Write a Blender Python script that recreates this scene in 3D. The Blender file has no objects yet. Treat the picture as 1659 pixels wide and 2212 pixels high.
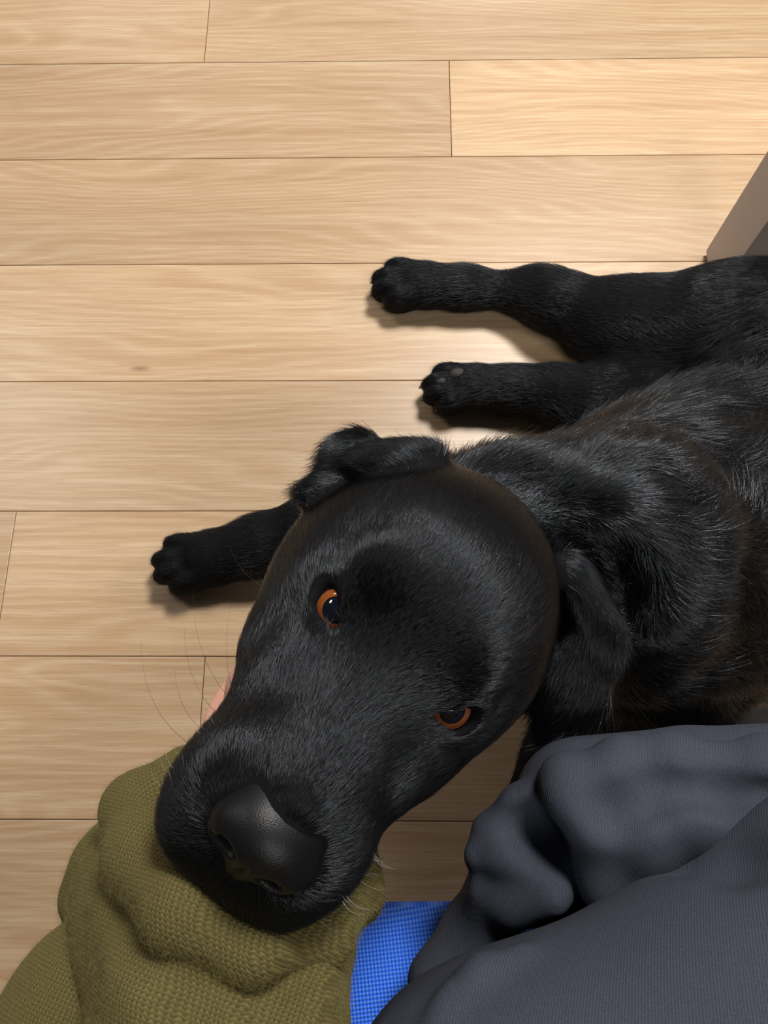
import bpy, bmesh, math
import numpy as np
from mathutils import Matrix, Vector

# ------------------------------------------------------------------ camera
H = 0.84                                   # eye height above the floor (m)
F_PX = 1661.0                              # focal length in pixels of the 1659 x 2212 frame
IW, IH = 1659, 2212
def _rot(a, b, c):
    Rx = np.array([[1,0,0],[0,math.cos(a),-math.sin(a)],[0,math.sin(a),math.cos(a)]])
    Ry = np.array([[math.cos(b),0,math.sin(b)],[0,1,0],[-math.sin(b),0,math.cos(b)]])
    Rz = np.array([[math.cos(c),-math.sin(c),0],[math.sin(c),math.cos(c),0],[0,0,1]])
    return Rz @ Ry @ Rx
RC = _rot(math.radians(17.383), math.radians(0.8096), math.radians(0.1926))
CAM = np.array([0.0, 0.0, H])
sc = bpy.context.scene
col = sc.collection
cd = bpy.data.cameras.new('camera')
cam = bpy.data.objects.new('camera', cd); col.objects.link(cam)
cd.sensor_fit = 'VERTICAL'; cd.sensor_height = 36.0
cd.lens = F_PX / IH * 36.0
cd.clip_start = 0.01
cam.matrix_world = Matrix(np.vstack([np.hstack([RC, CAM[:, None]]), [0,0,0,1]]).tolist())
sc.camera = cam

# ------------------------------------------------------------------ light
sc.view_settings.view_transform = 'Standard'
sc.view_settings.look = 'None'
sc.view_settings.gamma = 1.0
sc.view_settings.use_curve_mapping = False
sc.view_settings.exposure = 0.0
sc.cycles.max_bounces = 6; sc.cycles.diffuse_bounces = 3; sc.cycles.glossy_bounces = 3; sc.cycles.adaptive_threshold = .02
world = bpy.data.worlds.new('world'); sc.world = world; world.use_nodes = True
world.node_tree.nodes['Background'].inputs[0].default_value = (0.90, 0.95, 1.0, 1)
world.node_tree.nodes['Background'].inputs[1].default_value = 0.06
def area_lamp(name, loc, sx, sy, power, color=(1, .97, .93)):
    l = bpy.data.lights.new(name, 'AREA'); l.shape = 'RECTANGLE'; l.size = sx; l.size_y = sy
    l.energy = power; l.color = color
    o = bpy.data.objects.new(name, l); col.objects.link(o); o.location = loc
    return o
for lx, ly, lsx, lsy, lw in ((.68, 1.50, .6, .6, 90), (-1.9, 1.50, .6, .6, 24), (.68, -1.1, .6, .6, 20), (.68, 5.3, .6, .6, 50), (-1.9, 5.3, .6, .6, 40), (3.3, 1.5, .6, .6, 40)):  # first panel follows the floor glow; the far row is added for fur sheen
    area_lamp('ceiling_and_fill_light', (lx, ly, 2.5), lsx, lsy, lw)

# ------------------------------------------------------------------ helpers
def ray(px, py):
    return RC @ np.array([px - IW/2, -(py - IH/2), -F_PX]) / F_PX       # one metre of camera depth
def P(px, py, z):                          # the point at height z seen at a pixel
    d = ray(px, py); return CAM + d * ((z - H) / d[2])
def Q(px, py, depth):                      # the point at a camera depth seen at a pixel
    return CAM + ray(px, py) * depth
def project(p):
    c = RC.T @ (np.asarray(p) - CAM); return np.array([IW/2 + F_PX*c[0]/-c[2], IH/2 - F_PX*c[1]/-c[2], -c[2]])
def unit(v):
    v = np.asarray(v, float); return v / np.linalg.norm(v)
def srgb(r, g, b):
    f = lambda c: (c/255/12.92 if c <= 10 else ((c/255 + .055)/1.055)**2.4)
    return (f(r), f(g), f(b), 1)

def tag(o, label=None, cat=None, group=None, kind=None):
    if label: o['label'] = label
    if cat: o['category'] = cat
    if group: o['group'] = group
    if kind: o['kind'] = kind
    return o
def empty(name, loc):
    o = bpy.data.objects.new(name, None); col.objects.link(o); o.location = loc; o.empty_display_size = .05
    return o
def mesh_obj(name, verts, faces, mat, parent=None, smooth=True):
    me = bpy.data.meshes.new(name)
    verts = np.asarray(verts, np.float32); 
    if isinstance(faces, np.ndarray):
        n = len(faces); k = faces.shape[1]
        me.vertices.add(len(verts)); me.vertices.foreach_set('co', verts.ravel())
        me.loops.add(n*k); me.loops.foreach_set('vertex_index', faces.astype(np.int32).ravel())
        me.polygons.add(n); me.polygons.foreach_set('loop_start', np.arange(0, n*k, k, dtype=np.int32))
        me.update(calc_edges=True); me.validate()
    else:
        me.from_pydata(verts.tolist(), [], faces); me.update()
    if smooth: me.polygons.foreach_set('use_smooth', np.ones(len(me.polygons), bool))
    me.materials.append(mat)
    o = bpy.data.objects.new(name, me); col.objects.link(o)
    if parent is not None: adopt(o, parent)
    return o
def adopt(o, parent):
    o.parent = parent
    o.matrix_parent_inverse = parent.matrix_world.inverted() if parent.matrix_world != Matrix() else Matrix.Translation(-parent.location)

# node material helper
class NM:
    def __init__(s, name):
        s.m = bpy.data.materials.new(name); s.m.use_nodes = True; s.t = s.m.node_tree
        s.b = s.t.nodes['Principled BSDF']; s.out = s.t.nodes['Material Output']
    def n(s, typ, **kw):
        nd = s.t.nodes.new(typ)
        for k, v in kw.items(): setattr(nd, k, v)
        return nd
    def l(s, a, b): s.t.links.new(a, b)
    def math(s, op, a, b=None, c=None):
        nd = s.n('ShaderNodeMath', operation=op)
        for i, v in enumerate((a, b, c)):
            if v is None: continue
            if hasattr(v, 'links') or hasattr(v, 'is_linked'): s.l(v, nd.inputs[i])
            else: nd.inputs[i].default_value = v
        return nd.outputs[0]
    def mapping(s, vec, scale):
        nd = s.n('ShaderNodeMapping'); s.l(vec, nd.inputs[0]); nd.inputs['Scale'].default_value = scale
        return nd.outputs[0]
    def noise(s, vec, scale=1, detail=2, rough=.5):
        nd = s.n('ShaderNodeTexNoise'); s.l(vec, nd.inputs['Vector'])
        nd.inputs['Scale'].default_value = scale; nd.inputs['Detail'].default_value = detail; nd.inputs['Roughness'].default_value = rough
        return nd.outputs['Fac']
    def ramp(s, fac, stops):
        nd = s.n('ShaderNodeValToRGB'); s.l(fac, nd.inputs[0]); e = nd.color_ramp.elements
        while len(e) < len(stops): e.new(.5)
        for i, (p, c) in enumerate(stops): e[i].position = p; e[i].color = c
        return nd.outputs[0]
    def mix(s, fac, a, b, blend='MIX'):
        nd = s.n('ShaderNodeMix', data_type='RGBA', blend_type=blend)
        for sock, v in ((nd.inputs[0], fac), (nd.inputs[6], a), (nd.inputs[7], b)):
            if hasattr(v, 'is_linked'): s.l(v, sock)
            else: sock.default_value = v
        return nd.outputs[2]
    def bump(s, h, strength, dist):
        nd = s.n('ShaderNodeBump'); s.l(h, nd.inputs['Height']); nd.inputs['Strength'].default_value = strength; nd.inputs['Distance'].default_value = dist
        s.l(nd.outputs[0], s.b.inputs['Normal']); return nd
def simple_mat(name, colr, rough=.5, spec=.5, **kw):
    m = NM(name); m.b.inputs['Base Color'].default_value = colr; m.b.inputs['Roughness'].default_value = rough
    m.b.inputs['Specular IOR Level'].default_value = spec
    for k, v in kw.items(): m.b.inputs[k].default_value = v
    return m.m

# ------------------------------------------------------------------ implicit-surface sculpting
def smin(a, b, k):
    h = np.clip(.5 + .5*(b - a)/k, 0, 1); return b + (a - b)*h - k*h*(1 - h)
class Sculpt:
    def __init__(s): s.pr = []
    def ell(s, c, r, A=None, k=.02, sub=False, flow=None, hl=.012, lift=.30):
        # ellipsoid: centre, radii, rows of A = local axes in world
        A = np.eye(3) if A is None else np.asarray(A, float)
        c = np.asarray(c, float); r = np.asarray(r, float)
        s.pr.append(dict(t='e', c=c, r=r, A=A, k=k, sub=sub, flow=flow, hl=hl, lift=lift, bc=c, br=r.max()))
    def cap(s, a, b, ra, rb, k=.02, sub=False, flow=None, hl=.012, lift=.30):
        a = np.asarray(a, float); b = np.asarray(b, float)
        s.pr.append(dict(t='c', a=a, b=b, ra=ra, rb=rb, k=k, sub=sub, flow=(b - a if flow is None else flow), hl=hl, lift=lift,
                         bc=(a+b)/2, br=np.linalg.norm(b-a)/2 + max(ra, rb)))
    def comb(s, c, r, flow, hl, lift):          # steers the hair near a spot without changing the shape
        s.pr.append(dict(t='e', c=np.asarray(c, float), r=np.ones(3)*r, A=np.eye(3), k=.01, sub=False, ghost=True, flow=flow, hl=hl, lift=lift, bc=np.asarray(c, float), br=r))
    def chain(s, pts, rs, **kw):
        for i in range(len(pts)-1): s.cap(pts[i], pts[i+1], rs[i], rs[i+1], **kw)
    def one(s, q, p):
        if q['t'] == 'e':
            l = (p - q['c'].astype(np.float32)) @ q['A'].T.astype(np.float32)
            u = l / q['r'].astype(np.float32)
            k0 = np.sqrt((u*u).sum(1)) + 1e-9; v = u / q['r'].astype(np.float32)
            k1 = np.sqrt((v*v).sum(1)) + 1e-9
            return k0*(k0 - 1)/k1
        a = q['a'].astype(np.float32); ba = (q['b'] - q['a']).astype(np.float32)
        pa = p - a; h = np.clip(pa @ ba / max(ba @ ba, 1e-12), 0, 1)
        d = pa - h[:, None]*ba
        return np.sqrt((d*d).sum(1)) - (q['ra'] + (q['rb'] - q['ra'])*h)
    def ev(s, p, cull=None):
        d = np.full(len(p), 1.0, np.float32)
        for q in s.pr:
            if q.get('ghost'): continue
            if cull is not None:
                e = p - q['bc'].astype(np.float32)
                idx = np.nonzero((e*e).sum(1) < (q['br'] + cull)**2)[0]
                if not len(idx): continue
                di = s.one(q, p[idx]); dd = d[idx]
                d[idx] = -smin(-dd, di, q['k']) if q['sub'] else smin(dd, di, q['k'])
            else:
                di = s.one(q, p)
                d = -smin(-d, di, q['k']) if q['sub'] else smin(d, di, q['k'])
        return d
    def field(s, p):                       # hair flow and length at surface points
        un = [q for q in s.pr if not q['sub'] and q['flow'] is not None]
        D = np.stack([s.one(q, p) for q in un], 1)
        W = np.exp(-(D - D.min(1, keepdims=True))/.010); W /= W.sum(1, keepdims=True)
        Fl = np.array([unit(q['flow']) for q in un], np.float32); hl = np.array([(q['hl'], q['lift']) for q in un], np.float32)
        return W @ Fl, W @ hl
    def mesh(s, h, lo=None, hi=None, coarse=5, smooth=2):
        un = [q for q in s.pr if not q['sub']]
        if lo is None:
            lo = np.min([q['bc'] - q['br'] for q in un], 0) - .02; hi = np.max([q['bc'] + q['br'] for q in un], 0) + .02
        H0 = h*coarse
        n = np.ceil((np.asarray(hi) - lo)/H0).astype(int) + 1
        ax = [lo[i] + np.arange(n[i])*H0 for i in range(3)]
        G = np.stack(np.meshgrid(*ax, indexing='ij'), -1).reshape(-1, 3).astype(np.float32)
        C = s.ev(G, cull=.06).reshape(n)
        act = np.abs(C) < H0*1.8
        # coarse cell touched by an active corner
        ca = np.zeros(n - 1, bool); pos = np.zeros(n - 1, bool)
        for i in (0, 1):
            for j in (0, 1):
                for k in (0, 1):
                    ca |= act[i:n[0]-1+i, j:n[1]-1+j, k:n[2]-1+k]
        fill = np.where(C[:-1, :-1, :-1] > 0, 1.0, -1.0).astype(np.float32)
        V = np.repeat(np.repeat(np.repeat(fill, coarse, 0), coarse, 1), coarse, 2)
        cells = np.argwhere(ca)
        sub = np.stack(np.meshgrid(*[np.arange(coarse)]*3, indexing='ij'), -1).reshape(-1, 3)
        for st in range(0, len(cells), 6000):
            cc = cells[st:st+6000]
            ii = (cc[:, None, :]*coarse + sub[None]).reshape(-1, 3)
            p = (lo + ii*h).astype(np.float32)
            V[ii[:, 0], ii[:, 1], ii[:, 2]] = s.ev(p, cull=.05)
        return surface_nets(V, np.asarray(lo), h, smooth)
def surface_nets(V, lo, h, smooth=2):
    S = V < 0
    nx, ny, nz = V.shape
    cnt = np.zeros((nx-1, ny-1, nz-1), np.int8)
    for i in (0, 1):
        for j in (0, 1):
            for k in (0, 1): cnt += S[i:nx-1+i, j:ny-1+j, k:nz-1+k]
    act = (cnt > 0) & (cnt < 8)
    cells = np.argwhere(act)
    idx = np.full(act.shape, -1, np.int32); idx[act] = np.arange(len(cells))
    acc = np.zeros((len(cells), 3), np.float64); num = np.zeros(len(cells))
    corners = [(i, j, k) for i in (0, 1) for j in (0, 1) for k in (0, 1)]
    for a in corners:
        for ax in range(3):
            if a[ax]: continue
            b = list(a); b[ax] = 1
            va = V[cells[:, 0]+a[0], cells[:, 1]+a[1], cells[:, 2]+a[2]]; vb = V[cells[:, 0]+b[0], cells[:, 1]+b[1], cells[:, 2]+b[2]]
            m = (va < 0) != (vb < 0)
            t = va[m]/(va[m] - vb[m])
            p = np.tile(np.array(a, float), (m.sum(), 1)); p[:, ax] += t
            acc[m] += p; num[m] += 1
    verts = lo + (cells + acc/num[:, None])*h
    faces = []
    for ax in range(3):
        o1, o2 = (ax+1) % 3, (ax+2) % 3
        sl0 = [slice(None)]*3; sl1 = [slice(None)]*3; sl0[ax] = slice(0, -1); sl1[ax] = slice(1, None)
        e = S[tuple(sl0)] != S[tuple(sl1)]
        E = np.argwhere(e)
        ok = (E[:, o1] > 0) & (E[:, o2] > 0) & (E[:, o1] < V.shape[o1]-1) & (E[:, o2] < V.shape[o2]-1)
        E = E[ok]
        ins = S[E[:, 0], E[:, 1], E[:, 2]]
        def at(d1, d2):
            c = E.copy(); c[:, o1] += d1; c[:, o2] += d2
            return idx[c[:, 0], c[:, 1], c[:, 2]]
        q = np.stack([at(-1, -1), at(0, -1), at(0, 0), at(-1, 0)], 1)
        q[~ins] = q[~ins][:, ::-1]
        faces.append(q)
    faces = np.concatenate(faces)
    for _ in range(smooth):
        e = np.concatenate([faces[:, [0, 1]], faces[:, [1, 2]], faces[:, [2, 3]], faces[:, [3, 0]]])
        a, b = e[:, 0], e[:, 1]; N = len(verts)
        deg = np.bincount(a, minlength=N) + np.bincount(b, minlength=N)
        av = np.stack([np.bincount(a, verts[b, c], N) + np.bincount(b, verts[a, c], N) for c in range(3)], 1)/np.maximum(deg, 1)[:, None]
        verts = verts*.4 + av*.6
    return verts, faces
def vert_normals(verts, faces):
    n = np.cross(verts[faces[:, 2]] - verts[faces[:, 0]], verts[faces[:, 3]] - verts[faces[:, 1]])
    N = len(verts)
    o = np.stack([sum(np.bincount(faces[:, j], n[:, c], N) for j in range(4)) for c in range(3)], 1)
    return o/np.maximum(np.linalg.norm(o, axis=1, keepdims=True), 1e-12)
rng = np.random.default_rng(7)
_nk = [(rng.normal(size=(24, 3)), rng.uniform(0, 6.28, 24)) for _ in range(6)]
def wob(p, freq, ch=0):                    # cheap smooth noise about -1..1
    K, ph = _nk[ch]
    return np.sin(p @ (K.T*freq) + ph).sum(1)/math.sqrt(12)
def hair_object(name, pts, rad, mat, parent):
    n, k, _ = pts.shape
    hc = bpy.data.hair_curves.new(name)
    hc.add_curves([k]*n)
    hc.attributes['position'].data.foreach_set('vector', pts.astype(np.float32).ravel())
    ra = hc.attributes.get('radius') or hc.attributes.new('radius', 'FLOAT', 'POINT')
    ra.data.foreach_set('value', rad.astype(np.float32).ravel())
    hc.materials.append(mat)
    o = bpy.data.objects.new(name, hc); col.objects.link(o)
    if parent is not None: adopt(o, parent)
    return o
# folds lie on the surface: each point is found on the surface below a pixel, then pushed in or out
def on(S, px, py, push):
    d = unit(ray(px, py)); t_ = .15
    for _ in range(90):
        e = float(S.ev((CAM + d*t_)[None].astype(np.float32))[0])
        if e < 2e-4 or t_ > 1: break
        t_ += min(e, .02)*.8
    if e > 3e-3 and hasattr(S, 'last'): t_ = S.last      # past the edge of the surface: keep the depth of the point before
    else: S.last = t_
    return CAM + d*(t_ - push)
def fold(S, pts, r, push, k, sub=False, **kw):
    ps = [on(S, x, y, push) for x, y in pts]; n = len(ps)
    S.chain(ps, [r*(.55 if i in (0, n-1) else 1) for i in range(n)], k=k, sub=sub, **kw)
# ------------------------------------------------------------------ floor
def oak():
    m = NM('oak_plank')
    tc = m.n('ShaderNodeTexCoord'); oi = m.n('ShaderNodeObjectInfo')
    off = m.n('ShaderNodeVectorMath', operation='SCALE'); off.inputs[0].default_value = (37.0, 19.0, 11.0); m.l(oi.outputs['Random'], off.inputs['Scale'])
    ad = m.n('ShaderNodeVectorMath', operation='ADD'); m.l(tc.outputs['Object'], ad.inputs[0]); m.l(off.outputs[0], ad.inputs[1])
    v = ad.outputs[0]
    sep = m.n('ShaderNodeSeparateXYZ'); m.l(v, sep.inputs[0])
    low = m.noise(m.mapping(v, (1.3, 7.0, 1)), 1, 2, .45)
    ph = m.math('ADD', m.math('MULTIPLY', sep.outputs[1], m.math('MULTIPLY_ADD', oi.outputs['Random'], 50.0, 38.0)), m.math('MULTIPLY', low, 22.0))
    ring = m.math('SINE', m.math('MULTIPLY', ph, 6.2832))
    ring = m.math('MULTIPLY_ADD', ring, .5, .5)
    ringp = m.math('POWER', ring, 2.2)
    fine = m.noise(m.mapping(v, (14, 480, 1)), 1, 3, .65)
    streak = m.noise(m.mapping(v, (1.6, 60, 1)), 1, 4, .6)
    blot = m.noise(m.mapping(v, (2.0, 6, 1)), 1, 2, .5)
    pores = m.math('GREATER_THAN', m.noise(m.mapping(v, (30, 700, 1)), 1, 2, .5), .66)
    base = m.ramp(streak, [(.25, srgb(184, 150, 114)), (.5, srgb(201, 170, 134)), (.78, srgb(214, 188, 155))])
    c = m.mix(m.math('MULTIPLY', ringp, .20), base, srgb(226, 204, 172))
    c = m.mix(m.math('MULTIPLY', m.math('SUBTRACT', 1.0, ring), .11), c, srgb(165, 120, 78))
    c = m.mix(m.ramp(fine, [(.35, (0, 0, 0, 1)), (.7, (.55, .55, .55, 1))]), c, srgb(170, 132, 94))
    c = m.mix(m.math('MULTIPLY', pores, .16), c, srgb(140, 100, 62))
    cs = m.n('ShaderNodeSeparateColor'); m.l(oi.outputs['Color'], cs.inputs[0]); tone = cs.outputs[0]
    tone2 = m.math('MULTIPLY', tone, m.math('MULTIPLY_ADD', blot, .30, .78))
    tn = m.n('ShaderNodeCombineColor'); 
    for i in range(3): m.l(tone2, tn.inputs[i])
    c = m.mix(1.0, c, tn.outputs[0], 'MULTIPLY')
    # the one small knot
    kp = P(303, 796, 0); ge = m.n('ShaderNodeNewGeometry'); ks = m.n('ShaderNodeVectorMath', operation='SUBTRACT'); m.l(ge.outputs['Position'], ks.inputs[0]); ks.inputs[1].default_value = tuple(kp)
    km = m.n('ShaderNodeVectorMath', operation='LENGTH'); m.l(m.mapping(ks.outputs[0], (1/.016, 1/.0055, 0)), km.inputs[0])
    kd = m.math('SUBTRACT', 1.0, m.math('ADD', km.outputs['Value'], m.math('MULTIPLY_ADD', fine, 1.2, -.6))); kn = m.n('ShaderNodeClamp'); m.l(kd, kn.inputs[0])
    c = m.mix(m.math('MULTIPLY', kn.outputs[0], .75), c, srgb(120, 80, 44))
    m.l(c, m.b.inputs['Base Color'])
    m.b.inputs['Roughness'].default_value = .36
    m.b.inputs['Specular IOR Level'].default_value = .5
    m.bump(m.math('ADD', fine, m.math('MULTIPLY', ring, .3)), .12, .0006)
    return m.m
OAK = oak()
W = 0.19692251*H; Y0 = 1.10247042*H
sub_mat = simple_mat('dark_joint_filler', srgb(70, 50, 32), .9, .1)  # dark brown base that shows in the seams between planks
fx0, fx1 = -2.2, 2.4
floor = mesh_obj('floor', [(fx0, -1.3, -.012), (fx1, -1.3, -.012), (fx1, 2.4, -.012), (fx0, 2.4, -.012), (fx0, -1.3, -.003), (fx1, -1.3, -.003), (fx1, 2.4, -.003), (fx0, 2.4, -.003)],
                 [(0,3,2,1),(4,5,6,7),(0,1,5,4),(1,2,6,5),(2,3,7,6),(3,0,4,7)], sub_mat, smooth=False)
tag(floor, 'light oak plank floor with long boards and thin dark seams', 'floor', kind='structure')
def plank(x0, x1, y0, y1):
    g = .0004; b = .0008
    w, d = (x1 - x0)/2 - g, (y1 - y0)/2 - g
    v = [(sx*w, sy*d, -.003) for sx, sy in ((-1,-1),(1,-1),(1,1),(-1,1))] + [(sx*w, sy*d, -b*.6) for sx, sy in ((-1,-1),(1,-1),(1,1),(-1,1))] \
        + [(sx*(w-b), sy*(d-b), 0) for sx, sy in ((-1,-1),(1,-1),(1,1),(-1,1))]
    f = [(8, 9, 10, 11)] + [(i+o, (i+1) % 4+o, (i+1) % 4+4+o, i+4+o) for o in (0, 4) for i in range(4)]
    o = mesh_obj('plank', v, f, OAK, smooth=False)
    o.location = ((x0 + x1)/2, (y0 + y1)/2, 0); o.parent = floor
    return o
LEN = 1.28
xw = lambda px, py: P(px, py, 0)[0]
row_joint = {-1: xw(447, 66), 0: xw(973, 235), 1: xw(-260, 460), 2: xw(2050, 700), 3: xw(-420, 960), 4: xw(17, 1220), 5: xw(437, 1500), 6: xw(-150, 1900)}
TONE = {(-1, -1): 1.05, (-1, 0): .93, (0, -1): .90, (0, 0): 1.12, (1, 0): .96, (2, -1): 1.05, (3, 0): 1.0, (4, -1): .97, (4, 0): 1.07, (5, -1): 1.0, (5, 0): .97, (6, 0): .97}
for r in range(-7, 13):
    ya, yb = Y0 - (r+1)*W, Y0 - r*W
    j = row_joint.get(r, fx0 + (r*.47 % 1)*LEN)
    while j > fx0: j -= LEN
    while j < fx1:
        a, b = max(j, fx0), min(j + LEN, fx1)
        if b - a > .05:
            tn_ = TONE.get((r, round((j - row_joint.get(r, 0))/LEN)), .90 + .16*((r*7 + int(j*3)*5) % 10)/10)
            plank(a, b, ya, yb).color = (tn_, tn_, tn_, 1)
        j += LEN

# ------------------------------------------------------------------ table leg
TL = NM('grey_painted_steel'); TL.b.inputs['Base Color'].default_value = srgb(186, 176, 173); TL.b.inputs['Roughness'].default_value = .45
tg = TL.n('ShaderNodeTexCoord'); TL.bump(TL.noise(tg.outputs['Object'], 900, 2), .08, .0003)
def box_mesh(name, lo, hi, mat, parent, bev=.002):
    bm = bmesh.new(); bmesh.ops.create_cube(bm, size=1)
    for v in bm.verts:
        v.co = Vector([(lo[i] + hi[i])/2 + v.co[i]*(hi[i] - lo[i]) for i in range(3)])
    bmesh.ops.bevel(bm, geom=bm.edges[:], offset=bev, segments=3, affect='EDGES', profile=.5)
    me = bpy.data.meshes.new(name); bm.to_mesh(me); bm.free(); me.materials.append(mat)
    me.polygons.foreach_set('use_smooth', np.ones(len(me.polygons), bool))
    o = bpy.data.objects.new(name, me); col.objects.link(o)
    if parent is not None: adopt(o, parent)
    md = o.modifiers.new('wn', 'WEIGHTED_NORMAL')
    return o
B = P(1535, 655, 0)
bx, by = B[0], B[1]; sx, sy = .094*bx, .184*bx
leg = empty('furniture_leg', (bx + sx/2, by + sy/2, 0))
tag(leg, 'grey rectangular metal furniture leg standing behind the dog', 'furniture leg')
box_mesh('tube', (bx, by, .006), (bx + sx, by + sy, .70), TL.m, leg)
box_mesh('foot_pad', (bx + .003, by + .003, 0), (bx + sx - .003, by + sy - .003, .006), simple_mat('black_plastic', srgb(30, 30, 32), .6), leg, .001)

# ------------------------------------------------------------------ dog
SD = Sculpt()
# head frame
t = math.radians(48); roll = math.radians(0)
fd = unit([-.66, -.75, 0])
Fc = math.cos(t)*fd + math.sin(t)*np.array([0, 0, 1.]); Uc = -math.sin(t)*fd + math.cos(t)*np.array([0, 0, 1.])
Lc = np.cross(Uc, Fc)
Uc, Lc = math.cos(roll)*Uc + math.sin(roll)*Lc, math.cos(roll)*Lc - math.sin(roll)*Uc
HF, HL, HU = RC @ Fc, RC @ Lc, RC @ Uc
HM = np.array([HF, HL, HU])               # rows: head axes in world
HO = Q(866, 1404, .340)
def hd(f, l, u): return HO + (HF*f + HL*l + HU*u)*.01
def hvec(f, l, u): return unit(HF*f + HL*l + HU*u)
def axes(fwd, up):                        # rows: fwd, side, up
    f = unit(fwd); s_ = unit(np.cross(up, f)); return np.array([f, s_, np.cross(f, s_)])
def hell(f, l, u, rf, rl, ru, k=.012, A=None, **kw):
    SD.ell(hd(f, l, u), np.array([rf, rl, ru])*.01, HM if A is None else A, k=k, **kw)
bk = hvec(-1, 0, .0)
# --- torso and limbs (world, metres)
tail = P(2150, 820, .10)
SD.cap(P(1480, 1112, .128), P(1800, 985, .118), .122, .110, k=.03, hl=.024, flow=P(1800, 1000, .15) - P(1400, 1180, .2))
SD.cap(P(1800, 985, .118), P(2120, 865, .116), .110, .106, k=.05, hl=.022)
SD.ell(P(1400, 1190, .18), (.120, .110, .135), k=.05, hl=.026, flow=P(1800, 1100, .15) - P(1300, 1200, .25))          # shoulders and chest
te = P(2120, 865, .116)
SD.chain([te, te + np.array([.14, .03, -.06]), te + np.array([.26, -.02, -.09]), te + np.array([.36, -.10, -.10])], [.05, .028, .02, .012], k=.03, hl=.02)   # tail
# neck rising to the head
nb, nm_, nt = P(1450, 1225, .20), P(1300, 1210, .30), hd(-7.5, 0, -6.5)
SD.cap(nb, nm_, .118, .088, k=.05, hl=.028, flow=nb - nt)
SD.cap(nm_, nt, .086, .062, k=.03, hl=.020, flow=nb - nt)
# right hind leg (upper in the picture)
hip = P(1850, 760, .13)
SD.ell(P(1780, 800, .115), (.14, .105, .105), k=.04, hl=.018, flow=(-1, -.1, 0))
SD.chain([P(1900, 760, .12), P(1580, 720, .085), P(1370, 706, .058), P(1210, 655, .042), P(1160, 634, .033), P(1000, 622, .026), P(930, 622, .026)],
         [.10, .072, .050, .031, .025, .0215, .024], k=.03, hl=.010)
SD.cap(P(1500, 740, .09), P(1330, 720, .05), .06, .042, k=.03, hl=.012)
SD.cap(P(1200, 618, .03), P(1168, 612, .03), .016, .013, k=.02, hl=.008)
# left hind leg (lower)
SD.chain([P(1600, 860, .07), P(1420, 880, .055), P(1290, 880, .045), P(1190, 846, .034), P(1100, 840, .026), P(1040, 840, .025)],
         [.07, .056, .038, .025, .0215, .024], k=.03, hl=.010)
SD.cap(P(1290, 900, .035), P(1215, 870, .03), .03, .022, k=.02, hl=.008)
# right fore leg
SD.chain([P(1230, 1180, .17), P(980, 1130, .075), P(700, 1140, .050), P(560, 1178, .035), P(470, 1205, .030)],
         [.075, .048, .036, .028, .029], k=.03, hl=.010)
# left fore leg
SD.chain([P(1400, 1400, .16), P(1320, 1520, .10), P(1220, 1650, .06), P(1170, 1745, .032), P(1150, 1800, .026)],
         [.08, .055, .036, .029, .03], k=.03, hl=.010)
# paws: toes are separate lobes
CLAWS = []
def paw(center, direc, width, length, zc, spread=.34, pads=False):
    d = unit([direc[0], direc[1], 0]); s_ = np.array([-d[1], d[0], 0])
    c = np.array([center[0], center[1], zc])
    SD.ell(c - d*length*.18, (length*.42, width*.46, zc*.92), np.array([d, s_, [0, 0, 1]]), k=.012, hl=.006, flow=d + np.array([0, 0, -.3]))
    for i, o in enumerate((-1.15, -.40, .40, 1.15)):
        fw = .22 if abs(o) < 1 else .05
        a = o*spread; dd = unit(d*math.cos(a*.6) + s_*math.sin(a*.6))
        tc_ = c + d*length*fw + s_*o*width*.27
        SD.ell(tc_ + np.array([0, 0, -.002]), (length*.29, width*.185, zc*.86), np.array([dd, np.array([-dd[1], dd[0], 0]), [0, 0, 1]]), k=.006, hl=.008, flow=dd + np.array([0, 0, -.3]))
        CLAWS.append((tc_ + dd*length*.23 + np.array([0, 0, -.004]), dd))
paw(P(880, 622, .02), P(830, 622, 0) - P(960, 620, 0), .064, .088, .027)
paw(P(985, 842, .02), P(930, 850, 0) - P(1050, 838, 0), .059, .080, .026)
paw(P(420, 1217, .02), P(360, 1225, 0) - P(500, 1195, 0), .066, .088, .028)
paw(P(1140, 1840, .02), P(1120, 1900, 0) - P(1160, 1780, 0), .062, .082, .027)

# --- head (centimetres in the head frame: forward, left, up)
hell(-6.2, 0, -1.0, 6.8, 6.1, 5.0, flow=bk, hl=.0075, lift=.07)                    # cranium
hell(-2.4, 0, -.9, 4.8, 4.6, 3.7, k=.02, flow=bk, hl=.006, lift=.30)              # forehead
for s_ in (-1, 1):
    hell(-5.6, 4.7*s_, -4.0, 4.4, 2.9, 4.2, k=.02, flow=hvec(-1, .1*s_, -.3), hl=.0075, lift=.12)     # cheek
    hell(-1.5, 2.3*s_, 1.35, 1.7, 1.5, 1.25, k=.012, flow=hvec(-1, .5*s_, .1), hl=.007, lift=1.0)   # brow
    hell(-2.4, 4.9*s_, -1.7, 2.8, 1.3, 1.5, k=.016, flow=hvec(-1, .3*s_, -.1), hl=.006, lift=.09)     # cheek bone
    hell(1.6, 3.1*s_, -3.2, 3.0, 1.5, 1.9, k=.02, flow=hvec(-1, .1*s_, -.2), hl=.006, lift=.12)      # under the eye
    hell(-1.8, 4.6*s_, -4.9, 4.2, 1.7, 2.0, k=.02, flow=hvec(-1, .1*s_, -.3), hl=.008, lift=.16)      # jaw muscle
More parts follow.
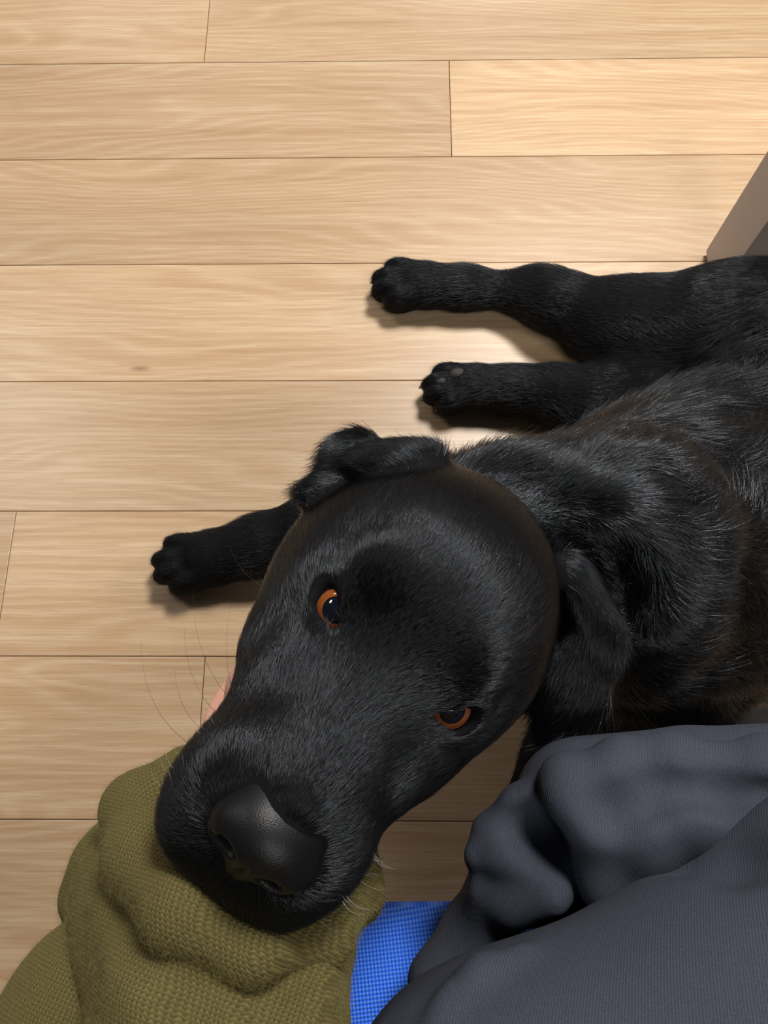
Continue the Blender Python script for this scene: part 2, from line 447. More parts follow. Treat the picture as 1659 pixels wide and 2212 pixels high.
# muzzle
SD.cap(hd(.5, 0, -2.6), hd(7.2, 0, -2.7), .029, .027, k=.020, flow=bk, hl=.0055, lift=.50)
SD.cap(hd(.2, 0, -.9), hd(8.6, 0, -1.0), .0185, .0155, k=.016, flow=bk, hl=.0055, lift=.50)            # bridge
for s_ in (-1, 1):
    hell(7.6, 2.0*s_, -3.1, 2.8, 2.15, 2.4, k=.010, flow=hvec(-1, .2*s_, -.35), hl=.005, lift=.42)  # upper lip
    hell(7.9, 2.05*s_, -5.0, 2.9, 2.05, 2.1, k=.012, flow=hvec(-1, .2*s_, -.35), hl=.0055, lift=.40)
    hell(2.8, 2.6*s_, -4.4, 3.8, 1.7, 2.0, k=.02, flow=hvec(-1, .1*s_, -.3), hl=.006, lift=.22)
hell(9.2, 0, -5.4, 1.7, 2.6, 2.0, k=.012, flow=hvec(-.3, 0, -1), hl=.004, lift=.25)
hell(9.0, 0, -4.1, 1.7, 2.5, 2.4, k=.012, flow=hvec(-.3, 0, -1), hl=.005, lift=.25)
# lower jaw
SD.cap(hd(-4.5, 0, -6.8), hd(6.6, 0, -6.6), .036, .019, k=.012, flow=bk, hl=.008, lift=.16)
hell(-7, 0, -6.5, 5, 4.4, 3.6, k=.03, flow=bk, hl=.016)
# eyes
EYE = []
RE = .0122
for s_ in (-1, 1):
    c = hd(.05, 3.12*s_, -.62)
    gz = hvec(.50, .50*s_, .62)
    EYE.append((c, gz, s_))
    SD.ell(c, np.array([1, 1, 1])*(RE + .0030), k=.008, flow=hvec(-1, .4*s_, 0), hl=.004)
LID = []
for c, gz, s_ in EYE:
    ea = hvec(1, -1.0*s_, .0); ea = unit(ea - gz*(ea @ gz))             # along the lid slit, towards the inner corner
    eb = np.cross(gz, ea); eb = eb if eb @ hvec(1, s_, -.6) > 0 else -eb  # towards the lower lid
    A = np.array([ea, eb, gz]); LID.append(A)
    SD.ell(c + gz*RE*1.0 + eb*.0022, (.0092, .0058, .0105), A, k=.0025, sub=True)
    SD.ell(c + gz*RE*.75 + ea*.0105 + eb*.001, (.0045, .0028, .010), A, k=.003, sub=True)
# ears
# right ear: folded back, flap thrown up on the floor side
def sheet(c, long, nrm, rl, rw, rt, k=.008, flow=None, hl=.014):
    l = unit(long); n = unit(np.asarray(nrm) - l*(np.asarray(nrm) @ l))
    SD.ell(c, (rl, rw, rt), np.array([l, np.cross(n, l), n]), k=k, flow=(long if flow is None else flow), hl=hl)
vz = unit(CAM - HO)
q1, q2, q3 = Q(905, 985, .405), Q(780, 995, .415), Q(712, 1066, .41)
sheet((q1 + q2)/2 + vz*.003, q2 - q1, hvec(-.4, -.3, 1), .032, .017, .008, k=.010, hl=.010)
sheet(Q(765, 1005, .417), Q(720, 1085, .41) - Q(800, 950, .42), vz + .5*HL, .022, .020, .006, hl=.009)
sheet(q3, Q(660, 1062, .405) - Q(760, 1055, .412), vz, .018, .011, .005, hl=.011)
# left ear: hanging beside the cheek
e1, e2, e3 = Q(1232, 1215, .405), Q(1315, 1390, .408), Q(1220, 1560, .415)
sheet((e1 + e2)/2, e2 - e1, HL*.6 + vz*.8, .033, .011, .007, k=.008, hl=.006)
sheet(Q(1265, 1430, .410), e3 - e2, vz + .2*HL, .028, .017, .007, k=.008, flow=Q(1190, 1560, .42) - e2, hl=.010)
sheet(Q(1235, 1510, .418), e3 - e2, vz + .2*HL, .024, .018, .007, k=.008, flow=e3 - e2, hl=.020)
SD.chain([Q(965, 1090, .50), Q(1080, 1108, .49), Q(1200, 1100, .48)], [.022, .028, .03], k=.03, hl=.020, flow=nb - nt, lift=.32)
# skin rolls on the neck
fold(SD, [(1230, 1090), (1300, 1120), (1370, 1180), (1412, 1260), (1410, 1350)], .024, -.014, .014, hl=.022, flow=nb - nt)
fold(SD, [(1240, 1150), (1300, 1200), (1340, 1270), (1350, 1330)], .010, .000, .020, True)
fold(SD, [(1290, 1010), (1400, 1070), (1480, 1160), (1500, 1270)], .024, -.016, .016, hl=.022, flow=nb - nt)
fold(SD, [(1390, 1000), (1470, 1030), (1540, 1080)], .008, .000, .020, True)
fold(SD, [(1540, 985), (1640, 1020), (1740, 1040)], .010, .000, .025, True)
for px, py, r in ((800, 1290, .010), (850, 1280, .009), (975, 1440, .010), (985, 1480, .009)):
    SD.comb(on(SD, px, py, 0), r, hvec(-.2, 0, 1), .006, 1.35)                             # raised dark brow hair
bv, bf = SD.mesh(.0024)
bv[:, 2] = np.maximum(bv[:, 2], .0015)
COAT = NM('black_coat_skin'); COAT.b.inputs['Base Color'].default_value = (.006, .006, .007, 1); COAT.b.inputs['Roughness'].default_value = .6
COAT.b.inputs['Specular IOR Level'].default_value = .04
dog = empty('dog', (float(P(1500, 1150, 0)[0]), float(P(1500, 1150, 0)[1]), 0))
tag(dog, 'black labrador dog lying on the floor resting its head on a sleeve', 'dog')
body = mesh_obj('body', bv, bf, COAT.m, dog)
# eyes
def dome(name, c, axis, r, ang0, ang1, mat, parent, seg=40, rings=12):
    a = unit(axis); u = unit(np.cross(a, [.3, .5, .8])); w = np.cross(a, u)
    v = []; f = []
    for i in range(rings+1):
        th = ang0 + (ang1 - ang0)*i/rings
        for j in range(seg):
            ph = 2*math.pi*j/seg
            v.append(c + r*(a*math.cos(th) + math.sin(th)*(u*math.cos(ph) + w*math.sin(ph))))
    for i in range(rings):
        for j in range(seg):
            f.append((i*seg + j, i*seg + (j+1) % seg, (i+1)*seg + (j+1) % seg, (i+1)*seg + j)[::-1])
    return mesh_obj(name, v, f, mat, parent)
sclera = simple_mat('eye_white', srgb(34, 28, 28), .15, .5)
irism = NM('amber_iris'); 
tc = irism.n('ShaderNodeTexCoord')
irism.l(irism.ramp(irism.noise(tc.outputs['Object'], 2500, 3), [(.3, srgb(112, 54, 16)), (.7, srgb(160, 86, 34))]), irism.b.inputs['Base Color'])
irism.b.inputs['Roughness'].default_value = .12; irism.b.inputs['Coat Weight'].default_value = 1
pupilm = simple_mat('pupil', (.003, .0042, .009, 1), .05, .6)
for (c, gz, s_), A in zip(EYE, LID):
    look = unit(unit(CAM - c) + (.20 if s_ < 0 else .26)*A[1] - (.10 if s_ < 0 else .32)*A[0])
    e = dome('eye', c, look, RE, .001, math.pi - .001, sclera, dog)
    dome('iris', c, look, RE*1.012, .40, .88, irism.m, e, rings=4)
    dome('pupil', c, look, RE*1.016, .001, .50, pupilm, e, rings=6)
# nose leather
SN = Sculpt()
def nell(f, l, u, rf, rl, ru, k=.006, sub=False, A=None):
    SN.ell(hd(f, l, u), np.array([rf, rl, ru])*.01, HM if A is None else A, k=k, sub=sub)
nell(9.0, 0, -1.1, 1.9, 1.95, 1.35)
nell(9.8, 0, -1.5, 1.25, 1.9, 1.35)
for s_ in (-1, 1):
    nell(9.75, 1.3*s_, -1.8, 1.05, .95, 1.1, k=.004)
nell(10.1, 0, -2.8, .8, .8, 1.1, k=.006)
for s_ in (-1, 1):
    nell(10.9, .95*s_, -1.60, 1.5, .50, .42, k=.002, sub=True, A=HM)
    nell(10.5, 1.70*s_, -1.95, 1.2, .60, .17, k=.002, sub=True, A=HM)
nell(11.1, 0, -2.4, .35, .07, 1.2, k=.002, sub=True)
nv, nf = SN.mesh(.0009, coarse=6)
NOSE = NM('black_nose_leather'); NOSE.b.inputs['Base Color'].default_value = (.0045, .0045, .005, 1); NOSE.b.inputs['Roughness'].default_value = .42; NOSE.b.inputs['Specular IOR Level'].default_value = .3
tc = NOSE.n('ShaderNodeTexCoord')
vo = NOSE.n('ShaderNodeTexVoronoi'); NOSE.l(tc.outputs['Object'], vo.inputs['Vector']); vo.inputs['Scale'].default_value = 1700
NOSE.bump(vo.outputs['Distance'], .25, .0003)
mesh_obj('nose', nv, nf, NOSE.m, dog)
# ------------------------------------------------------------------ fur
def grow(verts, faces, nrm, dens, sculpt, keep=None, lift=None, frizz=.18, radius=.00015, kpts=5, lscale=1.0):
    tri = np.concatenate([faces[:, [0, 1, 2]], faces[:, [0, 2, 3]]])
    a, b, c = verts[tri[:, 0]], verts[tri[:, 1]], verts[tri[:, 2]]
    area = np.linalg.norm(np.cross(b - a, c - a), axis=1)/2
    w = area*dens((a + b + c)/3, nrm[tri[:, 0]])
    n = int(w.sum()); cw = np.cumsum(w)/w.sum()
    ti = np.searchsorted(cw, rng.random(n))
    u, v = rng.random(n), rng.random(n); m = u + v > 1; u[m], v[m] = 1 - u[m], 1 - v[m]
    tt = tri[ti]
    p = verts[tt[:, 0]]*(1 - u - v)[:, None] + verts[tt[:, 1]]*u[:, None] + verts[tt[:, 2]]*v[:, None]
    N = nrm[tt[:, 0]]*(1 - u - v)[:, None] + nrm[tt[:, 1]]*u[:, None] + nrm[tt[:, 2]]*v[:, None]
    N /= np.linalg.norm(N, axis=1, keepdims=True)
    if keep is not None:
        k = keep(p); p, N = p[k], N[k]; n = len(p)
    Fl = np.zeros((n, 3), np.float32); L = np.zeros((n, 2), np.float32)
    for i in range(0, n, 60000):
        Fl[i:i+60000], L[i:i+60000] = sculpt.field(p[i:i+60000].astype(np.float32))
    T = Fl - N*(Fl*N).sum(1, keepdims=True)
    T /= np.maximum(np.linalg.norm(T, axis=1, keepdims=True), 1e-6)
    B = np.cross(N, T)
    body_w = np.clip((L[:, 0] - .008)/.012, 0, 1)
    sw = (.08 + .22*body_w)*wob(p, 38, 0) + (.06 + .18*body_w)*wob(p, 110, 1) + frizz*(.9 + .2*body_w)*rng.normal(size=n)
    T = T*np.cos(sw)[:, None] + B*np.sin(sw)[:, None]
    lf = L[:, 1]*(1 + .30*body_w*wob(p, 60, 2)) + (.04 + .06*body_w)*rng.normal(size=n)
    lf = np.clip(lf, .06, 1.4)
    ln = L[:, 0]*lscale*np.exp(.20*rng.normal(size=n))*(1 + .22*body_w*wob(p, 50, 3))
    ln = np.clip(ln*(.95 + .05*body_w), .0025, .05)
    pts = np.zeros((n, kpts, 3), np.float32); cur = p - N*.0003; pts[:, 0] = cur
    for i in range(1, kpts):
        tpar = (i - .5)/(kpts - 1)
        th = lf*(1.15 - .95*tpar)
        d = T*np.cos(th)[:, None] + N*np.sin(th)[:, None]
        d += np.array([0, 0, -.10])*tpar
        cur = cur + d*(ln/(kpts - 1))[:, None]; pts[:, i] = cur
    pts[:, :, 2] = np.maximum(pts[:, :, 2], .001)
    r = radius*(.55 + .45*body_w)[:, None]*np.linspace(1, .22, kpts)[None, :]*(.8 + .4*rng.random(n))[:, None]*np.sqrt(np.clip(ln/.012, .6, 2))[:, None]
    return pts, r
FUR = NM('black_fur')
FUR.b.inputs['Base Color'].default_value = (.0022, .0023, .0027, 1)
FUR.b.inputs['Roughness'].default_value = .28; FUR.b.inputs['Specular IOR Level'].default_value = .85
FUR.b.inputs['IOR'].default_value = 1.45
FUR.b.inputs['Specular Tint'].default_value = (.86, .92, 1, 1)
if True:
    nrm = vert_normals(bv, bf)
    def dens(p, n):
        hdist = np.linalg.norm(p - hd(0, 0, -2), axis=1)
        near = np.clip((.22 - hdist)/.06, 0, 1)
        up = np.clip(.42 + .8*(n @ unit(CAM - HO)), .22, 1)
        return (380000 + 2500000*near)*up
    noseP = hd(9.5, 0, -1.4)
    def keep(p):
        k = np.ones(len(p), bool)
        for (c, gz, s_), A in zip(EYE, LID):
            l = (p - (c + gz*RE + A[1]*.0022)) @ A.T
            k &= (l[:, 0]/.0115)**2 + (l[:, 1]/.0085)**2 > 1
            l2 = l - np.array([.0105, -.001, 0]); k &= ((l2[:, 0]/.006)**2 + (l2[:, 1]/.004)**2 > 1)
        k &= SN.ev(p.astype(np.float32)) > .0004
        return k
    hp, hr = grow(bv, bf, nrm, dens, SD, keep)
    fur = hair_object('fur', hp, hr, FUR.m, dog); tag(fur, kind='stuff')

    # whiskers: long dark ones round the lips, short pale ones on the pads
    def whisk(f, l, u, d, ln, sag, n=8):
        p0 = hd(f, l, u); dv = hvec(*d); out = []
        for i in range(n):
            q = i/(n-1); out.append(p0 + dv*ln*q + np.array([0, 0, -1])*sag*q*q*ln + HF*(-.55*q*q*ln))
        return out
    wr_ = np.random.default_rng(3); WL, WS = [], []
    for s_ in (-1, 1):
        for i in range(5):
            WL.append(whisk(5.2 + 2.6*wr_.random(), (3.2 + .5*wr_.random())*s_, -2.6 - 2.6*wr_.random(), (-.1 + .7*wr_.random(), (1.0 + .3*wr_.random())*s_, -.2 + .9*wr_.random()), .035 + .035*wr_.random(), .25))
        for i in range(26):
            WS.append(whisk(6.5 + 3.0*wr_.random(), (2.6 + 1.3*wr_.random())*s_, -2.0 - 3.8*wr_.random(), (.3 + .5*wr_.random(), 1.0*s_, .2*wr_.normal()), .010 + .008*wr_.random(), .1))
        for i in range(5):
            WL.append(whisk(-.8 - .8*wr_.random(), (2.6 + .5*wr_.random())*s_, 2.1, (-.3, .5*s_, 1.2 + .3*wr_.random()), .018 + .012*wr_.random(), .2))
    WL.append(whisk(-.6, -5.6, -3.4, (.3, -1.2, -.4), .045, .3))
    for nm, W_, colr, rr in (('whiskers', WL, (.03, .022, .016, 1), .00009), ('lip_bristles', WS, (.30, .30, .31, 1), .00009)):
        W_ = np.array(W_); o = hair_object(nm, W_, np.tile(rr*np.linspace(1, .25, W_.shape[1]), (len(W_), 1)), simple_mat(nm, colr, .4, .5), dog); tag(o, kind='stuff')
# claws and pads
CL = simple_mat('dark_claw', (.012, .011, .010, 1), .3, .5)
def claw_mesh(p, d, ln=.0065, r=.0022):
    d = unit(d + np.array([0, 0, -.45])); sd_ = unit(np.cross(d, [0, 0, 1])); up_ = np.cross(sd_, d); vs = []; fs = []
    for i in range(5):
        q = i/4; c_ = p + d*ln*q - np.array([0, 0, .004])*q*q; rr = r*(1 - q)**.7 + .0002
        for j in range(8): a = 2*math.pi*j/8; vs.append(c_ + rr*(sd_*math.cos(a) + up_*math.sin(a)))
    for i in range(4):
        for j in range(8): fs.append((i*8 + j, i*8 + (j+1) % 8, (i+1)*8 + (j+1) % 8, (i+1)*8 + j))
    vs = np.array(vs); vs[:, 2] = np.maximum(vs[:, 2], .001)
    return mesh_obj('claw', vs, fs, CL, dog)
for p, d in CLAWS[:12]: claw_mesh(p + d*.001, d)
PAD = NM('grey_paw_pad'); PAD.b.inputs['Base Color'].default_value = srgb(46, 43, 42); PAD.b.inputs['Roughness'].default_value = .7
tc = PAD.n('ShaderNodeTexCoord'); PAD.bump(PAD.noise(tc.outputs['Object'], 1800, 2), .4, .0005)
for px, py, z, r in ((990, 808, .043, .0105), (955, 824, .041, .0085), (942, 846, .037, .0075)):
    sp_ = Sculpt(); sp_.ell(P(px, py, z), (r, r*.72, r*.6)); v, f = sp_.mesh(.0015); mesh_obj('paw_pad', v, f, PAD.m, dog)
# ------------------------------------------------------------------ person: hand, sweater, trousers, shoe
person = empty('person', (float(P(1535, 1640, 0)[0]), float(P(1535, 1640, 0)[1]), 0))
tag(person, 'seated person in olive knit sweater and dark slate trousers holding the dog\'s chin', 'person')
# skin: forearm and hand under the jaw
SH = Sculpt()
def sk(p, r, k=.008): SH.chain(p, r, k=k)
wr = Q(500, 1830, .400)
sk([P(470, 2230, .455), wr], [.034, .029], .01)
sk([wr, Q(560, 1660, .415)], [.028, .030], .01)
pc = Q(585, 1600, .425)
SH.ell(pc, (.048, .040, .016), axes(Q(600, 1480, .43) - wr, vz), k=.012)
side = unit(np.cross(vz, Q(600, 1480, .43) - wr))
for i, (o, ln) in enumerate(((.030, .070), (.010, .080), (-.010, .076), (-.030, .060))):
    dirf = unit(Q(800, 1400, .45) - pc)
    b0 = pc + dirf*.034 - side*o
    b1 = b0 + dirf*ln*.45 - vz*.004; b2 = b1 + dirf*ln*.32 + vz*.006 ; b3 = b2 + dirf*ln*.24 + vz*.010
    sk([b0, b1, b2, b3], [.0098, .0092, .0084, .0072], .004)
sk([Q(540, 1690, .408), Q(522, 1570, .402), Q(540, 1480, .400), Q(575, 1395, .400)], [.018, .013, .0112, .0092], .006)
SKIN = NM('skin'); SKIN.b.inputs['Base Color'].default_value = srgb(226, 170, 150); SKIN.b.inputs['Roughness'].default_value = .5
SKIN.b.inputs['Subsurface Weight'].default_value = .15; SKIN.b.inputs['Subsurface Radius'].default_value = (.01, .004, .002)
v, f = SH.mesh(.002)
mesh_obj('body', v, f, SKIN.m, person)

# olive sweater: sleeve bunched round the muzzle, torso behind
SW, SWR, SWL = Sculpt(), Sculpt(), Sculpt()          # sleeve, roll round the muzzle, loose fold behind
SW.chain([Q(560, 1745, .425), P(475, 1970, .408), P(480, 2230, .462), P(330, 2760, .49)], [.046, .068, .050, .058], k=.02)
SW.chain([P(330, 2760, .49), (-.20, -.42, .62), (-.13, -.47, .86)], [.060, .068, .075], k=.03)
SW.ell((.10, -.50, .66), (.21, .13, .30), k=.05)
SW.chain([Q(310, 1775, .405), Q(245, 1870, .40), Q(208, 1935, .40)], [.018, .020, .019], k=.008)
fold(SW, [(300, 1960), (400, 2090), (520, 2190)], .024, -.014, .02)
fold(SW, [(640, 2110), (620, 2260)], .022, -.012, .02)
fold(SW, [(400, 2250), (420, 2150), (500, 2110)], .006, .000, .016, True)
fold(SW, [(570, 2240), (590, 2140), (660, 2090)], .005, .000, .016, True)
fold(SW, [(240, 1960), (300, 2010), (330, 2090)], .005, .000, .016, True)
roll = [(400, 1655), (300, 1748), (312, 1850), (395, 1962), (545, 2040), (690, 2010), (762, 1925), (770, 1840)]
ps = [on(SW, x, y, .001) for x, y in roll]
SWR.chain(ps, [.011, .0165, .0165, .014, .0125, .014, .0145, .011], k=.01)
mid = Q(560, 1800, .41)
SWR.chain([p*.65 + mid*.35 - vz*.004 for p in ps], [.014]*len(ps), k=.02)
SWL.chain([P(205, 2255, .415), P(90, 2520, .43)], [.050, .055], k=.01)
SWL.chain([P(215, 2120, .41), P(205, 2255, .415)], [.030, .046], k=.02)
v, f, n0 = [], [], 0
for S_ in (SW, SWR, SWL):
    v_, f_ = S_.mesh(.0028); v.append(v_); f.append(f_ + n0); n0 += len(v_)
v, f = np.concatenate(v), np.concatenate(f)
KN = NM('olive_knit')
at_ = KN.n('ShaderNodeAttribute', attribute_name='knit'); sp = KN.n('ShaderNodeSeparateXYZ'); KN.l(at_.outputs['Vector'], sp.inputs[0])
tc = KN.n('ShaderNodeTexCoord')
jit = KN.noise(tc.outputs['Object'], 140, 2)
uu = KN.math('ADD', KN.math('MULTIPLY', sp.outputs[0], 1/.0024), KN.math('MULTIPLY', jit, 1.6))
tri = KN.math('PINGPONG', uu, .5)                                    # 0..0.5 across a wale
vv = KN.math('ADD', KN.math('MULTIPLY', sp.outputs[1], 1/.0018), KN.math('MULTIPLY', tri, 1.1))
st = KN.math('MULTIPLY_ADD', KN.math('SINE', KN.math('MULTIPLY', vv, 6.2832)), .5, .5)
rib = KN.math('MULTIPLY_ADD', KN.math('COSINE', KN.math('MULTIPLY', uu, 6.2832)), -.5, .5)
hgt = KN.math('ADD', KN.math('MULTIPLY', st, .55), KN.math('MULTIPLY', rib, .45))
fz = KN.noise(tc.outputs['Object'], 1500, 3)
blot = KN.noise(tc.outputs['Object'], 40, 3)
c = KN.ramp(KN.math('MULTIPLY_ADD', fz, .35, KN.math('MULTIPLY', hgt, .50)), [(.10, srgb(60, 54, 30)), (.5, srgb(99, 90, 53)), (.9, srgb(138, 127, 84))])
c = KN.mix(KN.math('MULTIPLY', blot, .35), c, srgb(88, 80, 44))
KN.l(c, KN.b.inputs['Base Color']); KN.b.inputs['Roughness'].default_value = .9; KN.b.inputs['Specular IOR Level'].default_value = .15
KN.b.inputs['Sheen Weight'].default_value = .15; KN.b.inputs['Sheen Roughness'].default_value = .5
KN.b.inputs['Sheen Tint'].default_value = srgb(190, 180, 120)
KN.bump(KN.math('ADD', hgt, KN.math('MULTIPLY', fz, .4)), .6, .0008)
sw = mesh_obj('sweater', v, f, KN.m, person)
ax = unit(P(335, 2230, .468) - Q(560, 1720, .41)); sd = unit(np.cross(ax, vz)); nz_ = np.cross(sd, ax)
rel = v - Q(500, 1930, .42)
uvw = np.stack([rel @ sd - .6*(rel @ nz_), rel @ ax - .35*(rel @ nz_), np.zeros(len(v))], 1).astype(np.float32)
atr = sw.data.attributes.new('knit', 'FLOAT_VECTOR', 'POINT'); atr.data.foreach_set('vector', uvw.ravel())

# loose fibres of the knit
if True:
    n_ = vert_normals(v, f); vis = ((v @ RC[:, 1]) > -10) & (v[:, 1] > -.12)
    SW2 = Sculpt(); SW2.ell(Q(480, 1950, .40), (.1, .1, .1), flow=ax, hl=.0045, lift=.7)
    fp, fr = grow(v, f, n_, lambda p, n: np.where(p[:, 1] > -.14, 550000, 0)*np.clip(.3 + n[:, 2], .1, 1), SW2, frizz=2.0, radius=.00007, kpts=4)
    fo = hair_object('knit_fuzz', fp, fr, simple_mat('olive_fibre', srgb(128, 118, 76), .8, .2), sw); tag(fo, kind='stuff')

# trousers
ST, ST2, ST3 = Sculpt(), Sculpt(), Sculpt()          # back layer with the cuff, thigh and hips, lapped layer
ST2.chain([P(900, 3300, .46), P(1120, 2530, .465), P(1960, 2060, .465), P(2300, 1950, .46)], [.10, .070, .072, .07], k=.03)      # thigh
ST.chain([P(2300, 1800, .45), P(1900, 1755, .42), P(1500, 1735, .415), P(1262, 1745, .41)], [.058, .046, .038, .036], k=.004)     # folded lower leg
# bunched cuff
ST.ell(P(1165, 1850, .395), (.036, .034, .026), k=.006)
ST.chain([P(1060, 1950, .40), P(1035, 2010, .385), P(950, 2120, .385)], [.016, .017, .017], k=.010)
fold(ST, [(1200, 1668), (1125, 1738), (1062, 1800), (1035, 1850)], .010, .002, .005)
fold(ST, [(1030, 1850), (1100, 1850), (1180, 1895), (1260, 1915)], .013, .001, .006)
fold(ST, [(1040, 1920), (1110, 1950), (1200, 1950)], .010, .000, .010)
fold(ST, [(1130, 1785), (1180, 1800), (1230, 1830), (1260, 1855)], .011, .001, .012, True)
# cloth layer lapped over the lower leg
rows = [[(1950, 1655), (1659, 1644), (1449, 1638), (1345, 1647), (1222, 1678)], [(1950, 1690), (1659, 1685), (1450, 1682), (1330, 1690), (1228, 1712)],
        [(1950, 1725), (1659, 1722), (1450, 1730), (1340, 1738), (1268, 1752)], [(1700, 1765), (1500, 1772), (1400, 1785), (1292, 1795)],
        [(1600, 1800), (1400, 1835), (1300, 1865)], [(1400, 1880), (1310, 1920)]]
for i, rw in enumerate(rows):
    ps = [on(ST, x, y, .001) for x, y in rw]
    ST3.chain(ps, [.009]*len(ps), k=.012)
    if i:
        for q0, q1 in zip(prev[::-1], ps[::-1]): ST3.cap(q0, q1, .009, .009, k=.012)
    prev = ps
fold(ST3, [(1330, 1712), (1430, 1702), (1560, 1710), (1760, 1716)], .006, .000, .010, True)
fold(ST3, [(1290, 1735), (1330, 1760), (1400, 1750)], .005, .000, .012, True)
fold(ST2, [(900, 2260), (960, 2150), (1040, 2075), (1090, 2040)], .0022, .0004, .004)
fold(ST2, [(960, 2190), (1040, 2105), (1130, 2060)], .003, -.001, .012)
fold(ST2, [(1470, 1860), (1580, 1850), (1720, 1850)], .004, .001, .02, True)
# the other leg, foot on the floor
ST2.chain([P(1560, 1700, .10), P(1700, 2000, .36), P(1650, 2700, .36), (.12, -.45, .44)], [.05, .066, .075, .10], k=.04)
ST2.ell((.08, -.48, .45), (.20, .16, .10), k=.05)
v, f, n0 = [], [], 0
for S_ in (ST, ST2, ST3):
    v_, f_ = S_.mesh(.0024 if S_ is not ST2 else .003); v.append(v_); f.append(f_ + n0); n0 += len(v_)
v, f = np.concatenate(v), np.concatenate(f)
TW = NM('slate_twill')
tc = TW.n('ShaderNodeTexCoord'); sp = TW.n('ShaderNodeSeparateXYZ'); TW.l(tc.outputs['Object'], sp.inputs[0])
dg = TW.math('ADD', TW.math('MULTIPLY', sp.outputs[0], 1.0), TW.math('MULTIPLY', sp.outputs[1], .10))
dg = TW.math('ADD', dg, TW.math('MULTIPLY', sp.outputs[2], .55))
rd = TW.math('MULTIPLY_ADD', TW.math('SINE', TW.math('MULTIPLY', dg, 6.2832/.0013)), .5, .5)
w2 = TW.noise(tc.outputs['Object'], 1400, 2); w3 = TW.noise(tc.outputs['Object'], 26, 3)
c = TW.ramp(TW.math('ADD', TW.math('MULTIPLY', rd, .16), TW.math('MULTIPLY', w2, .60)), [(.2, srgb(46, 50, 60)), (.8, srgb(78, 83, 96))])
c = TW.mix(TW.math('MULTIPLY', w3, .4), c, srgb(66, 68, 77))
TW.l(c, TW.b.inputs['Base Color']); TW.b.inputs['Roughness'].default_value = .85; TW.b.inputs['Specular IOR Level'].default_value = .2
TW.bump(TW.math('ADD', rd, TW.math('MULTIPLY', w2, .5)), .25, .0003)
mesh_obj('trousers', v, f, TW.m, person)

# black shoe on the floor
SS = Sculpt()
sc0 = P(1535, 1640, 0); toe = P(1535, 1430, 0); fwd = unit((toe - sc0)*np.array([1, 1, 0])); lat = np.array([fwd[1], -fwd[0], 0])
SA = np.array([fwd, lat, [0, 0, 1]])
SS.ell(sc0 + fwd*.06 + [0, 0, .034], (.085, .052, .034), SA, k=.02)
SS.ell(sc0 - fwd*.08 + [0, 0, .045], (.085, .044, .05), SA, k=.03)
SS.cap(sc0 - fwd*.11 + np.array([0, 0, .05]), sc0 - fwd*.11 + np.array([0, 0, .12]), .042, .04, k=.02)
v, f = SS.mesh(.003); v[:, 2] = np.maximum(v[:, 2], .012)
SHOE = NM('black_suede'); SHOE.b.inputs['Base Color'].default_value = (.008, .008, .008, 1); SHOE.b.inputs['Roughness'].default_value = .8
tc = SHOE.n('ShaderNodeTexCoord'); SHOE.bump(SHOE.noise(tc.outputs['Object'], 500, 3), .3, .0006)
shoe = mesh_obj('shoe', v, f, SHOE.m, person)
SO = Sculpt(); SO.ell(sc0 + fwd*.06 + [0, 0, .008], (.090, .055, .013), SA, k=.02); SO.ell(sc0 - fwd*.08 + [0, 0, .008], (.09, .047, .013), SA, k=.03)
v, f = SO.mesh(.003); v[:, 2] = np.maximum(v[:, 2], 0)
mesh_obj('sole', v, f, simple_mat('black_rubber', (.012, .012, .012, 1), .7, .3), shoe)

# ------------------------------------------------------------------ blue chair
SZ = .35
cl = P(905, 1972, SZ - .012); cxm = cl[0] + .06; cyf = cl[1]
chair = empty('swivel_chair', (cxm, cyf - .22, 0))
tag(chair, 'bright blue woven fabric chair seat under the person', 'chair')
NS = 64
def superell(th, n=4.5): 
    c_, s_ = math.cos(th), math.sin(th)
    r = (abs(c_)**n + abs(s_)**n)**(-1/n); return r*c_, r*s_
vs, fs = [], []
prof = [(0, .0), (.5, 0), (.8, -.001), (.92, -.005), (.97, -.012), (1.0, -.026), (1.0, -.042), (.97, -.055), (.9, -.06), (.4, -.06), (0, -.06)]
for r, z in prof:
    for j in range(NS):
        x, y = superell(2*math.pi*j/NS)
        vs.append((cxm + x*r*.235, cyf - .225 + y*r*.225, SZ + z - (.008*max(0, y*r)**3)))
for i in range(len(prof)-1):
    for j in range(NS): fs.append((i*NS + j, (i+1)*NS + j, (i+1)*NS + (j+1) % NS, i*NS + (j+1) % NS))
BL = NM('blue_woven_fabric'); tc = BL.n('ShaderNodeTexCoord'); mp = BL.n('ShaderNodeMapping'); BL.l(tc.outputs['Object'], mp.inputs[0]); mp.inputs['Rotation'].default_value = (0, 0, math.radians(38))
sp = BL.n('ShaderNodeSeparateXYZ'); BL.l(mp.outputs[0], sp.inputs[0])
K = 6.2832/.0029
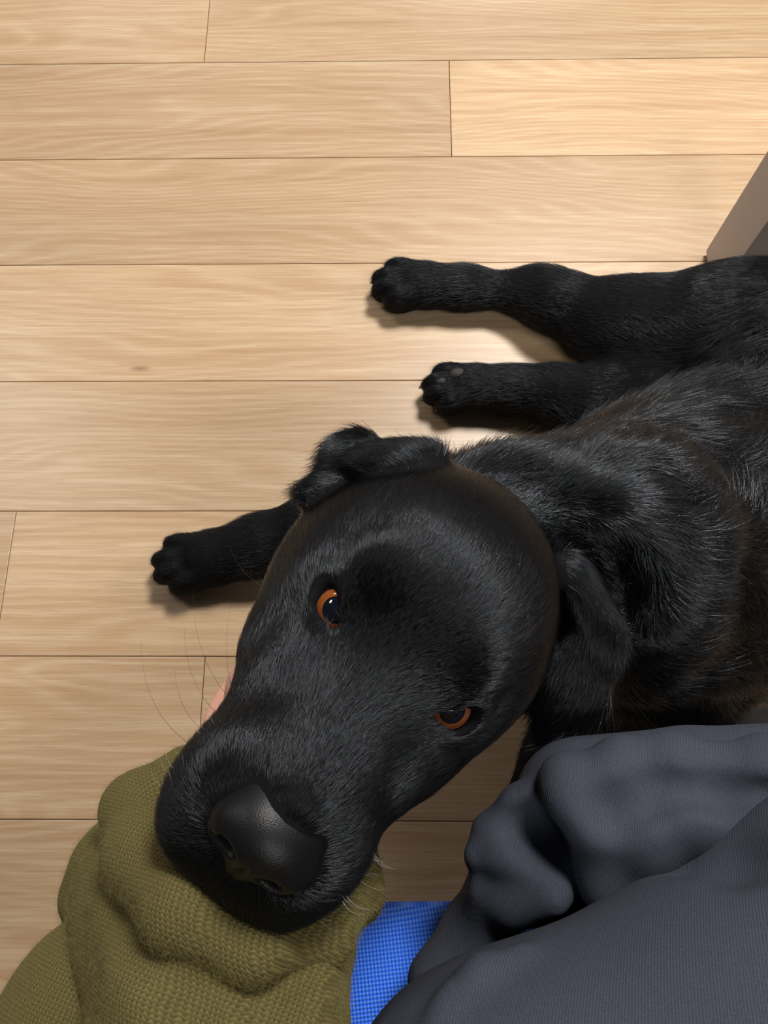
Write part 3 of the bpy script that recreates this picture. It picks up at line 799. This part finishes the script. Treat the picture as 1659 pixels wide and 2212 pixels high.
sa = BL.math('SINE', BL.math('MULTIPLY', sp.outputs[0], K)); sb = BL.math('SINE', BL.math('MULTIPLY', sp.outputs[1], K))
wv = BL.math('MULTIPLY_ADD', BL.math('MULTIPLY', sa, sb), .5, .5)
n2 = BL.noise(tc.outputs['Object'], 1500, 2)
BL.l(BL.ramp(BL.math('ADD', BL.math('MULTIPLY', wv, .75), BL.math('MULTIPLY', n2, .25)), [(.1, srgb(24, 76, 232)), (.5, srgb(56, 122, 255)), (.95, srgb(120, 172, 255))]), BL.b.inputs['Base Color'])
BL.b.inputs['Roughness'].default_value = .75; BL.b.inputs['Specular IOR Level'].default_value = .25
BL.bump(wv, .7, .0012)
mesh_obj('seat', vs, fs, BL.m, chair)
plast = simple_mat('black_chair_plastic', srgb(28, 28, 30), .5)
box_mesh('seat_pan', (cxm - .17, cyf - .40, SZ - .078), (cxm + .17, cyf - .07, SZ - .061), plast, chair, .004)
def lathe(name, prof, cx, cy, mat, parent, n=24):
    vs = [(cx + r*math.cos(2*math.pi*j/n), cy + r*math.sin(2*math.pi*j/n), z) for r, z in prof for j in range(n)]
    fs = [(i*n + j, i*n + (j+1) % n, (i+1)*n + (j+1) % n, (i+1)*n + j) for i in range(len(prof)-1) for j in range(n)]
    return mesh_obj(name, vs, fs, mat, parent)
ccy = cyf - .24
lathe('column', [(0, .05), (.028, .05), (.028, .20), (.018, .20), (.018, SZ - .079), (0, SZ - .079)], cxm, ccy, simple_mat('steel', srgb(120, 120, 124), .3, .5, Metallic=1.0), chair)
for i in range(5):
    a = math.radians(-90 + 72*i); dx, dy = math.cos(a), math.sin(a)
    sA = Sculpt(); e = np.array([cxm + dx*.22, ccy + dy*.22, .045]); sA.cap((cxm, ccy, .075), e, .026, .016, k=.01)
    v, f = sA.mesh(.005); mesh_obj('base_arm', v, f, plast, chair)
    sB = Sculpt(); sB.ell(e - [0, 0, .0225], (.012, .022, .0225), np.array([[-dy, dx, 0], [dx, dy, 0], [0, 0, 1]])); v, f = sB.mesh(.004); v[:, 2] = np.maximum(v[:, 2], 0)
    mesh_obj('caster', v, f, plast, chair)
